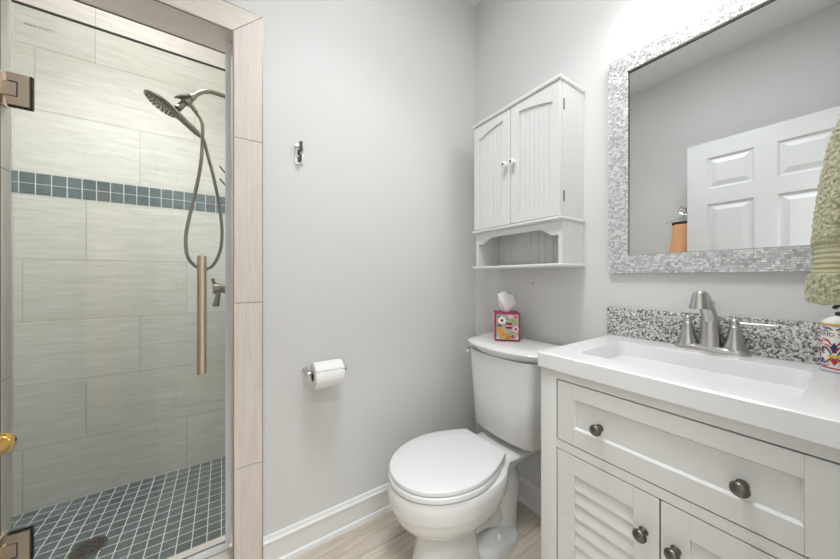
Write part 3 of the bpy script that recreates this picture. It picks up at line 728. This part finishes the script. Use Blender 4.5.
# valance
def va_half(): 
    return [(0, 0), (0, -.056), (.032, -.056), (.040, -.046), (.052, -.044), (.062, -.034), (.072, -.028), (.09, -.026)]
hf = va_half(); Lw = cy1-cy0-.032
poly = hf + [(Lw-x, z) for x, z in reversed(hf)]
v = MB(); v.prism(poly, (cX, cy0+.016, 1.346), (0,1,0), (0,0,1), (1,0,0), .014); v.build('valance', 'cab', wc)
dz0, dz1 = 1.364, 1.886; ysp = .8765
for side, (y0, y1) in enumerate(((cy0+.001, ysp-.0012), (ysp+.0012, cy1-.001))):
    d = MB(); so_, si_ = .031, .045; w = y1-y0; sa, sb_ = (so_, si_) if side == 0 else (si_, so_)
    xf = cX-.0165
    d.box(xf, cX-.001, y0, y0+sa, dz0, dz1, 0, .0008, 1); d.box(xf, cX-.001, y1-sb_, y1, dz0, dz1, 0, .0008, 1); d.box(xf, cX-.001, y0+sa, y1-sb_, dz0, dz0+.046)
    # arched head rail
    pl = [(y0+sa, dz1), (y1-sb_, dz1)]
    N = 20
    for i in range(N+1):
        yy = y1-sb_ - (y1-sb_-y0-sa)*i/N; pl.append((yy, 1.853 - .036*((yy-ysp)/.2)**2))
    d.prism(pl, (xf, 0, 0), (0,1,0), (0,0,1), (1,0,0), .0155)
    do = d.build('door', 'cab', wc, ang=25)
    p = MB(); y = y0+sa-.004
    while y < y1-sb_+.003:
        y2 = min(y+.0225, y1-sb_+.004); p.box(cX-.0085, cX-.002, y+.0006, y2-.0006, dz0+.04, dz1-.012, 0, .001, 1); y = y2
    p.box(cX-.006, cX-.002, y0+sa-.004, y1-sb_+.004, dz0+.04, dz1-.012); p.build('beadboard_panel', 'cab', do)
    ky_ = ysp-.021 if side == 0 else ysp+.021
    q = MB(); q.lathe([(0, 0), (.008, 0), (.007, .004), (.006, .009), (.012, .013), (.0148, .019), (.0135, .025), (.007, .028), (0, .0285)], (xf, ky_, 1.634), (-1,0,0), 24)
    ko = q.build('knob', 'porc', do, label='white porcelain knob')
    q = MB(); q.lathe([(0, 0), (.0058, 0), (.0050, .002), (0, .0028)], (xf-.0278, ky_, 1.634), (-1,0,0), 14); q.build('dark_centre', 'dnickel', ko)  # small dark disc in the middle of the knob's front
for z in (1.44, 1.80):
    h = MB(); h.box(cX+.008, cX+.015, cy0-.0012, cy0+.001, z-.019, z+.019); h.tube([(cX+.010, cy0-.0016, z-.021), (cX+.010, cy0-.0016, z+.021)], .0022, 8); h.build('hinge', 'dnickel', wc)
    h = MB(); h.box(cX-.001, cX+.006, cy1-.001, cy1+.0012, z-.019, z+.019); h.tube([(cX+.002, cy1+.0016, z-.021), (cX+.002, cy1+.0016, z+.021)], .0022, 8); h.build('hinge', 'dnickel', wc)
s = MB(); s.lathe([(0, 0), (.0035, 0), (.003, .002), (0, .0022)], (XW, .887, 1.093), (-1,0,0), 12); s.build('wall_screw', 'dark', label='tiny dark screw in the wall above the tissue box', category='screw')

# ------------------------------------------------------------------ tissue box on the tank
ang = math.radians(-45); u = Vector((math.cos(ang), math.sin(ang), 0)); v = Vector((-u.y, u.x, 0))
bo = Vector((1.076, .962, .8225)); bs, bh = .114, .131
tb = thing('tissue_box', 'magenta floral tissue box standing on the toilet tank lid', 'tissue box', tuple(bo + u*bs/2 + v*bs/2))
cart = MB(); cart.obox(bo, u, v, (0,0,1), 0, bs, 0, bs, 0, bh, 0, .0015)
PRINT = ['magenta', 'ink_sage', 'ink_green', 'ink_orange', 'ink_teal', 'ink_white', 'ink_pink', 'ink_rose', 'ink_maroon']
def decal_sides():
    Zv = Vector((0,0,1)); out = []
    out.append((bo, u, -v)); out.append((bo + v*bs, -v, -u)); out.append((bo + u*bs, v, u)); out.append((bo + u*bs + v*bs, -u, v))
    return out
def dpoly(key, o, a, n, pts, lift):
    cart.prism([(p[0]*bs/.106, p[1]*bh/.125) for p in pts], Vector(o) - Vector(n)*.0004, a, (0,0,1), n, .0004 + lift, PRINT.index(key))
def disc(cx_, cz_, rx, rz_=None, rot=0, n=18):
    rz_ = rz_ or rx
    return [(cx_ + rx*math.cos(2*PI*k/n)*math.cos(rot) - rz_*math.sin(2*PI*k/n)*math.sin(rot), cz_ + rx*math.cos(2*PI*k/n)*math.sin(rot) + rz_*math.sin(2*PI*k/n)*math.cos(rot)) for k in range(n)]
def flower(key, ck_, o, a, n, cx_, cz_, r, petals, lift):
    pts = [(cx_ + r*(1+.10*math.cos(petals*t))*math.cos(t), cz_ + r*(1+.10*math.cos(petals*t))*math.sin(t)) for t in [2*PI*k/48 for k in range(48)]]
    dpoly(key, o, a, n, pts, lift); dpoly(ck_, o, a, n, disc(cx_, cz_, r*.4), lift+.0002)
for (o, a, n) in decal_sides():
    w = .106; i = .0065
    dpoly('ink_sage', o, a, n, [(i, i), (w-i, i), (w-i, .125-i), (i, .125-i)], .0003)
    for cx_, cz_, rx, rz_, ro in ((.052, .100, .018, .006, .3), (.075, .092, .015, .006, -.6), (.085, .078, .014, .005, .9), (.030, .070, .015, .006, 1.2), (.068, .034, .02, .006, .4), (.078, .060, .013, .005, -1.1)):
        dpoly('ink_green', o, a, n, disc(cx_, cz_, rx, rz_, ro), .0005)
    for cx_, cz_, rx, rz_, ro in ((.028, .040, .02, .011, -.7), (.020, .053, .012, .009, .5), (.045, .022, .021, .011, -.3), (.058, .018, .012, .009, .2)):
        dpoly('ink_orange', o, a, n, disc(cx_, cz_, rx, rz_, ro), .0006)
    dpoly('ink_teal', o, a, n, disc(.019, .070, .011, .008, .2), .0006); dpoly('ink_teal', o, a, n, disc(.016, .108, .006, .006), .0006)
    flower('ink_white', 'ink_maroon', o, a, n, .030, .092, .0165, 8, .0007)
    flower('ink_pink', 'ink_maroon', o, a, n, .088, .054, .0135, 7, .0007)
    flower('ink_rose', 'ink_maroon', o, a, n, .087, .106, .0085, 6, .0007)
    flower('ink_pink', 'ink_rose', o, a, n, .066, .109, .0095, 7, .0007)
    flower('ink_rose', 'ink_pink', o, a, n, .016, .082, .007, 6, .0006)
    dpoly('ink_pink', o, a, n, [(i, i), (.022, i), (i, .024)], .0007); dpoly('ink_pink', o, a, n, [(w-i, i), (w-i, .026), (w-.022, i)], .0007)
    flower('ink_maroon', 'ink_rose', o, a, n, .076, .020, .007, 6, .0008)
    # maroon brand plaque with scalloped ends and a pale script band
    pq = [(.040, .068), (.044, .064), (.048, .0555), (.060, .0545), (.072, .0555), (.0745, .062), (.078, .068), (.0745, .074), (.072, .0815), (.060, .0825), (.048, .0815), (.044, .073)]
    dpoly('ink_maroon', o, a, n, pq, .0010)
    dpoly('ink_pink', o, a, n, [(.042, .0655), (.052, .0645), (.060, .0655), (.070, .0640), (.077, .0655), (.0765, .0715), (.068, .0725), (.060, .0715), (.050, .0730), (.0425, .0712)], .0013)
    for j, (x_, h_) in enumerate(((.047, .0045), (.0525, .003), (.057, .003), (.062, .003), (.067, .0042), (.0715, .003))):
        dpoly('ink_maroon', o, a, n, disc(x_, .0685, .0017, h_*.55, .25), .0016)
cb = cart.build('carton', PRINT, tb)
op = MB(); cc = bo + u*bs/2 + v*bs/2
op.rings([[cc + u*.030*math.cos(2*PI*k/28) + v*.020*math.sin(2*PI*k/28) + Vector((0,0,bh+h_)) for k in range(28)] for h_ in (.0, .0006)]); op.build('opening', 'ink_maroon', cb)
ts = MB(); R = []
NT = 40
for j in range(14):
    t = j/13; z = .8225 + bh + .0012 + .090*t
    wide = .015 + .026*math.sin(min(t*1.6, 1)*PI/2) - .010*max(t-.6, 0)/.4
    lean = -.004*t + .004*math.sin(t*5)
    row = []
    for k in range(NT):
        q = 2*PI*k/NT
        fold = 1 + .22*math.sin(3*q + 2.2*t) + .12*math.sin(5*q - 3*t)
        a_ = wide*math.cos(q)*fold; b_ = wide*.50*math.sin(q)*fold*(1-.6*t)
        zz = z + (.006*t*math.cos(q+2.2)) + (.005*t*t*math.sin(3*q))
        row.append(cc + u*(a_+lean) + v*b_ + Vector((0,0,zz-.8225)))
    R.append(row)
ts.rings(R, 0, False, True)
ts.build('tissue', 'paper', label='white tissue sticking up out of the floral box', category='tissue', ang=60)

# ------------------------------------------------------------------ soap pump bottle
sb = (1.172, .016, ZT); rs = .0335
sp_ = thing('soap_dispenser', 'painted ceramic hand soap pump bottle at the right end of the sink', 'soap dispenser', sb)
b = MB(); b.lathe([(0, 0), (rs-.002, 0), (rs, .003), (rs, .113), (rs-.002, .119), (rs-.010, .126), (.014, .131), (.0125, .133), (0, .133)], sb, n=48)
BM = ['ceramic', 'ink_navy', 'ink_red', 'ink_gold', 'ink_blue', 'ink_black']
p = MB(); p.lathe([(0, .130), (.014, .130), (.014, .139), (.006, .141), (.0045, .142), (.0045, .152), (.010, .153), (.011, .161), (0, .162)], sb, n=20); p.tube([(sb[0], sb[1], ZT+.156), (sb[0]-.022, sb[1]+.008, ZT+.157), (sb[0]-.036, sb[1]+.013, ZT+.151)], [.006, .005, .004], 10, sub=3); p.build('pump', 'dark', sp_)
fa_ = PI - .42   # direction the front label faces
def wrap(mb, pts, lift, mi, z0=0., rad=rs):
    """polygon (arc length, height) laid on the bottle as a thin slab"""
    fine = []
    for i in range(len(pts)):
        a, c = pts[i], pts[(i+1) % len(pts)]
        k_ = max(1, int(abs(c[0]-a[0])/.003)); fine += [(a[0]+(c[0]-a[0])*q/k_, a[1]+(c[1]-a[1])*q/k_) for q in range(k_)]
    def at(x, z, r): th_ = fa_ + x/rad; return (sb[0]+r*math.cos(th_), sb[1]+r*math.sin(th_), ZT+z0+z)
    # seen from outside, arc length grows to the viewer's right
    mb.rings([[at(x, z, rad-.0006) for x, z in fine], [at(x, z, rad+lift) for x, z in fine]], mi)
def band(key, name, z0, z1, lift=.0004):
    b.lathe([(rs-.001, z0), (rs+lift, z0), (rs+lift, z1), (rs-.001, z1)], sb, n=48, mi=BM.index(key), cap=False)
band('ink_gold', 'gold_band', .1105, .1142); band('ink_navy', 'navy_line', .1082, .1093); band('ink_red', 'red_band', .012, .015); band('ink_blue', 'blue_line', .0045, .0060)
def orn(key, pts, lift): wrap(b, pts, lift, BM.index(key))
def curl(key, P_, w, lift):
    """a tapered stroke along a polyline"""
    Lp, Rp = [], []
    for i, (x, z) in enumerate(P_):
        x2, z2 = P_[min(i+1, len(P_)-1)]; x1, z1 = P_[max(i-1, 0)]
        d = math.hypot(x2-x1, z2-z1) or 1; nx_, nz2 = -(z2-z1)/d, (x2-x1)/d; ww = w*(1-.65*abs(2*i/(len(P_)-1)-1))
        Lp.append((x+nx_*ww, z+nz2*ww)); Rp.append((x-nx_*ww, z-nz2*ww))
    orn(key, Lp + Rp[::-1], lift)
for sg in (-1, 1):
    curl('ink_navy', [(sg*x, z) for x, z in ((.003, .040), (.008, .052), (.014, .059), (.021, .058), (.024, .051), (.020, .045), (.016, .047))], .0026, .0006)
    curl('ink_navy', [(sg*x, z) for x, z in ((.003, .038), (.010, .030), (.017, .024), (.023, .026), (.024, .033), (.019, .034))], .0024, .0006)
    curl('ink_red', [(sg*x, z) for x, z in ((.002, .050), (.006, .060), (.012, .065), (.020, .066))], .0018, .0006)
    curl('ink_gold', [(sg*x, z) for x, z in ((.004, .034), (.009, .026), (.015, .020))], .0014, .0008)
    curl('ink_blue', [(sg*x, z) for x, z in ((.008, .092), (.016, .098), (.024, .094), (.032, .099))], .0014, .0006)
    curl('ink_red', [(sg*x, z) for x, z in ((.028, .040), (.031, .048), (.029, .056))], .0013, .0006)
    orn('ink_gold', disc(sg*.0275, .0605, .0022), .0006)
for sg in (-1, 1):
    curl('ink_red', [(sg*x, z) for x, z in ((.004, .066), (.010, .075), (.018, .077), (.025, .072), (.029, .064))], .0030, .0005)
    curl('ink_navy', [(sg*x, z) for x, z in ((.002, .100), (.008, .104), (.015, .103), (.022, .106))], .0022, .0006)
    curl('ink_gold', [(sg*x, z) for x, z in ((.004, .099), (.012, .0985), (.020, .101))], .0012, .0008)
    curl('ink_navy', [(sg*x, z) for x, z in ((.026, .022), (.032, .030), (.034, .040), (.031, .050))], .0020, .0006)
    curl('ink_blue', [(sg*x, z) for x, z in ((.006, .022), (.014, .017), (.024, .018), (.034, .022))], .0014, .0006)
    orn('ink_red', disc(sg*.019, .052, .0026), .0007); orn('ink_red', disc(sg*.0195, .030, .0022), .0007)
orn('ink_navy', [(0, .072), (.005, .062), (.003, .048), (-.003, .048), (-.005, .062)], .0006)
orn('ink_gold', [(-.0095, .0375), (.0095, .0375), (.0095, .0430), (-.0095, .0430)], .0010)
orn('ink_red', [(0, .020), (.006, .030), (.003, .036), (-.003, .036), (-.006, .030)], .0006)
# HAND SOAP lettering bent round the bottle
cu = bpy.data.curves.new('t', 'FONT'); cu.body = 'HAND SOAP'; cu.size = .0125; cu.align_x = 'CENTER'; cu.space_character = 1.05; cu.resolution_u = 2
to = bpy.data.objects.new('t', cu); COL.objects.link(to)
bpy.context.view_layer.update()
tm = bpy.data.meshes.new_from_object(to.evaluated_get(bpy.context.evaluated_depsgraph_get()))
bpy.data.objects.remove(to); bpy.data.curves.remove(cu)
nv, nf = len(b.bm.verts), len(b.bm.faces)
b.bm.from_mesh(tm); bpy.data.meshes.remove(tm); b.bm.verts.ensure_lookup_table(); b.bm.faces.ensure_lookup_table()
for vv_ in b.bm.verts[nv:]:
    th_ = fa_ + vv_.co.x/rs
    vv_.co = Vector((sb[0]+(rs+.0007)*math.cos(th_), sb[1]+(rs+.0007)*math.sin(th_), ZT+.0850+vv_.co.y))
for f_ in b.bm.faces[nf:]: f_.material_index = 5
b.build('bottle', BM, sp_)

# ------------------------------------------------------------------ towel on its ring, on the wall right of the vanity
TX, TZ = 1.02, 1.60
tr_ = thing('towel_hook', 'nickel wall hook carrying the sage hand towel beside the vanity', 'hook', (TX, YF, TZ))
b = MB(); b.lathe([(0, 0), (.026, 0), (.026, .006), (.012, .012), (0, .013)], (TX, YF, TZ), (0,1,0), 24); b.build('mount', 'nickel', tr_)
b = MB(); b.tube([(TX, YF+.006, TZ), (TX, YF+.04, TZ-.006), (TX, YF+.066, TZ+.002), (TX, YF+.074, TZ+.022)], [.007, .006, .006, .008], 12, sub=5); b.build('prong', 'nickel', tr_)

tw = MB(); R = []; NZ, NP = 300, 320
ztop, zbot = 1.545, 1.073
bandz = (1.128, 1.185)
def silh(z):
    pts = [(1.07, .0590), (1.10, .0605), (1.128, .0565), (1.185, .0530), (1.25, .0470), (1.31, .0390), (1.40, .025), (1.44, .012), (1.50, .000), (1.55, -.010)]
    for (a, p), (b_, q) in zip(pts, pts[1:]):
        if z <= b_: return p + (q-p)*max(0, (z-a)/(b_-a))
    return pts[-1][1]
bandR, pileR = [], []
for j in range(NZ+1):
    z = zbot + (ztop-zbot)*j/NZ
    yf = silh(z); yb = YF + .006
    yc, hy_ = (yf+yb)/2, (yf-yb)/2
    wx = .040 + .070*smooth(min(max((ztop-z)/.33, 0), 1)) + (.010 if z < bandz[0] else 0)
    inb = bandz[0] < z < bandz[1]
    row = []
    for k in range(NP):
        q = 2*PI*k/NP; c, s = math.cos(q), math.sin(q)
        ex = .75
        x = TX - .012 + wx*math.copysign(abs(c)**ex, c); y = yc + hy_*math.copysign(abs(s)**ex, s)
        f = (1-min(max((z-1.2)/.33, 0), 1)*.0)
        fold = (.0035*math.sin(5*q+.6) + .0035*math.sin(9*q+2))*min(max((z-1.10)/.2, .25), 1.2)
        pv = Vector((x, y, z)); nrm_ = Vector((c, s, 0))
        if inb:
            d = -.003 + .0010*math.sin((z-bandz[0])*2*PI/.0095)
        else:
            d = .0026*noise.noise(pv*150) + .0034*noise.noise(pv*320+Vector((5, 1, 2)))
        zz = z
        if j == 0 or z < 1.085: zz = z + .006*noise.noise(Vector((x, y, 0))*40)
        pv = pv + nrm_*(fold + d)
        pv.y = max(pv.y, YF+.002)
        row.append((pv.x, pv.y, zz))
    R.append(row)
jb0 = next(j for j in range(NZ+1) if zbot + (ztop-zbot)*j/NZ > bandz[0]); jb1 = next(j for j in range(NZ+1) if zbot + (ztop-zbot)*j/NZ > bandz[1])
tw.rings(R, 0, True, True)
tw.tube([(TX-.012, YF+.042, 1.535), (TX-.010, YF+.043, 1.575), (TX, YF+.044, TZ+.0085), (TX+.010, YF+.043, 1.575), (TX+.012, YF+.042, 1.535)], .003, 8, sub=6)
to_ = tw.build('hand_towel', ['terry', 'terry_band'], ang=180, label='fluffy sage green hand towel hanging at the right edge beside the mirror', category='towel')
ring_faces = NP
for i, p in enumerate(to_.data.polygons):
    if jb0-1 <= i//ring_faces < jb1: p.material_index = 1

# ------------------------------------------------------------------ hanger and orange garment behind the open door (seen in the mirror)
hk = thing('clothes_hanger', 'wire clip hanger on the left wall behind the door', 'hanger', (-.455, .73, 1.55))
hX = -.455
b = MB(); b.tube([(hX, .73, 1.555), (hX, .73, 1.60), (hX, .755, 1.612), (hX, .782, 1.635), (hX, .765, 1.668), (hX, .735, 1.668)], .0025, 8, sub=6)
b.tube([(hX, .60, 1.552), (hX, .73, 1.60), (hX, .86, 1.552)], .002, 8); b.build('hook_wire', 'chrome', hk)
MB().box(hX-.008, hX+.008, .585, .818, 1.53, 1.555, 0, .002).build('clip_bar', 'dark', hk)
b = MB(); b.lathe([(0, 0), (.02, 0), (.02, .005), (.006, .008), (.006, .075), (0, .075)], (XL, .75, 1.655), (1,0,0), 16); b.lathe([(0, 0), (.009, 0), (.009, .006), (0, .006)], (XL+.074, .75, 1.655), (1,0,0), 16)
b.build('wall_peg', 'chrome', label='small chrome wall peg carrying the clip hanger', category='hook')
og = MB(); R = []
for j in range(50):
    t = j/49; z = 1.535 - 1.02*t; row = []
    wy = .112 + .10*smooth(min(t*1.6, 1)); dx = .016 + .018*min(t*3, 1)
    for k in range(80):
        q = 2*PI*k/80; fold = 1 + (.16*math.sin(7*q) + .1*math.sin(11*q+1))*min(t*2.5, 1)
        row.append((hX + dx*math.sin(q)*fold, .70 + wy*math.copysign(abs(math.cos(q))**.8, math.cos(q)), z + .02*math.sin(3*q)*t))
    R.append(row)
og.rings(R); og.build('orange_garment', 'orange', label='orange folded garment hanging from the clip hanger behind the door', category='clothing', ang=60)

# ------------------------------------------------------------------ vanity light and the rim of an added ceiling lamp (above the frame)
vl = thing('vanity_light', 'three arm vanity light on the wall above the mirror', 'lamp', (XW, .24, 2.15))
MB().box(XW-.022, XW-.0005, 0.06, .42, 2.15, 2.22, 0, .004).build('back_plate', 'nickel', vl)
for k in (-1, 0, 1):
    b = MB(); b.tube([(XW-.02, .24+.13*k, 2.185), (XW-.08, .24+.13*k, 2.215), (XW-.15, .24+.13*k, 2.25)], .008, 10, sub=4); b.lathe([(0, 0), (.03, 0), (.02, .02), (0, .022)], (XW-.170, .24+.13*k, 2.24), n=20); b.build('arm', 'nickel', vl)
cl = MB(); cl.lathe([(.175, 0), (.195, 0), (.195, .03), (.175, .03)], (.42, .62, 2.71), n=40, cap=False); cl.lathe([(0, 0), (.195, 0), (.195, .006), (0, .006)], (.42, .62, 2.734), n=40)
cl.build('added_ceiling_lamp', 'trim', label='round white rim of an added, unseen ceiling lamp above the bathroom floor', category='lamp')
for o in bpy.data.objects:
    if '_o' in o: del o['_o']
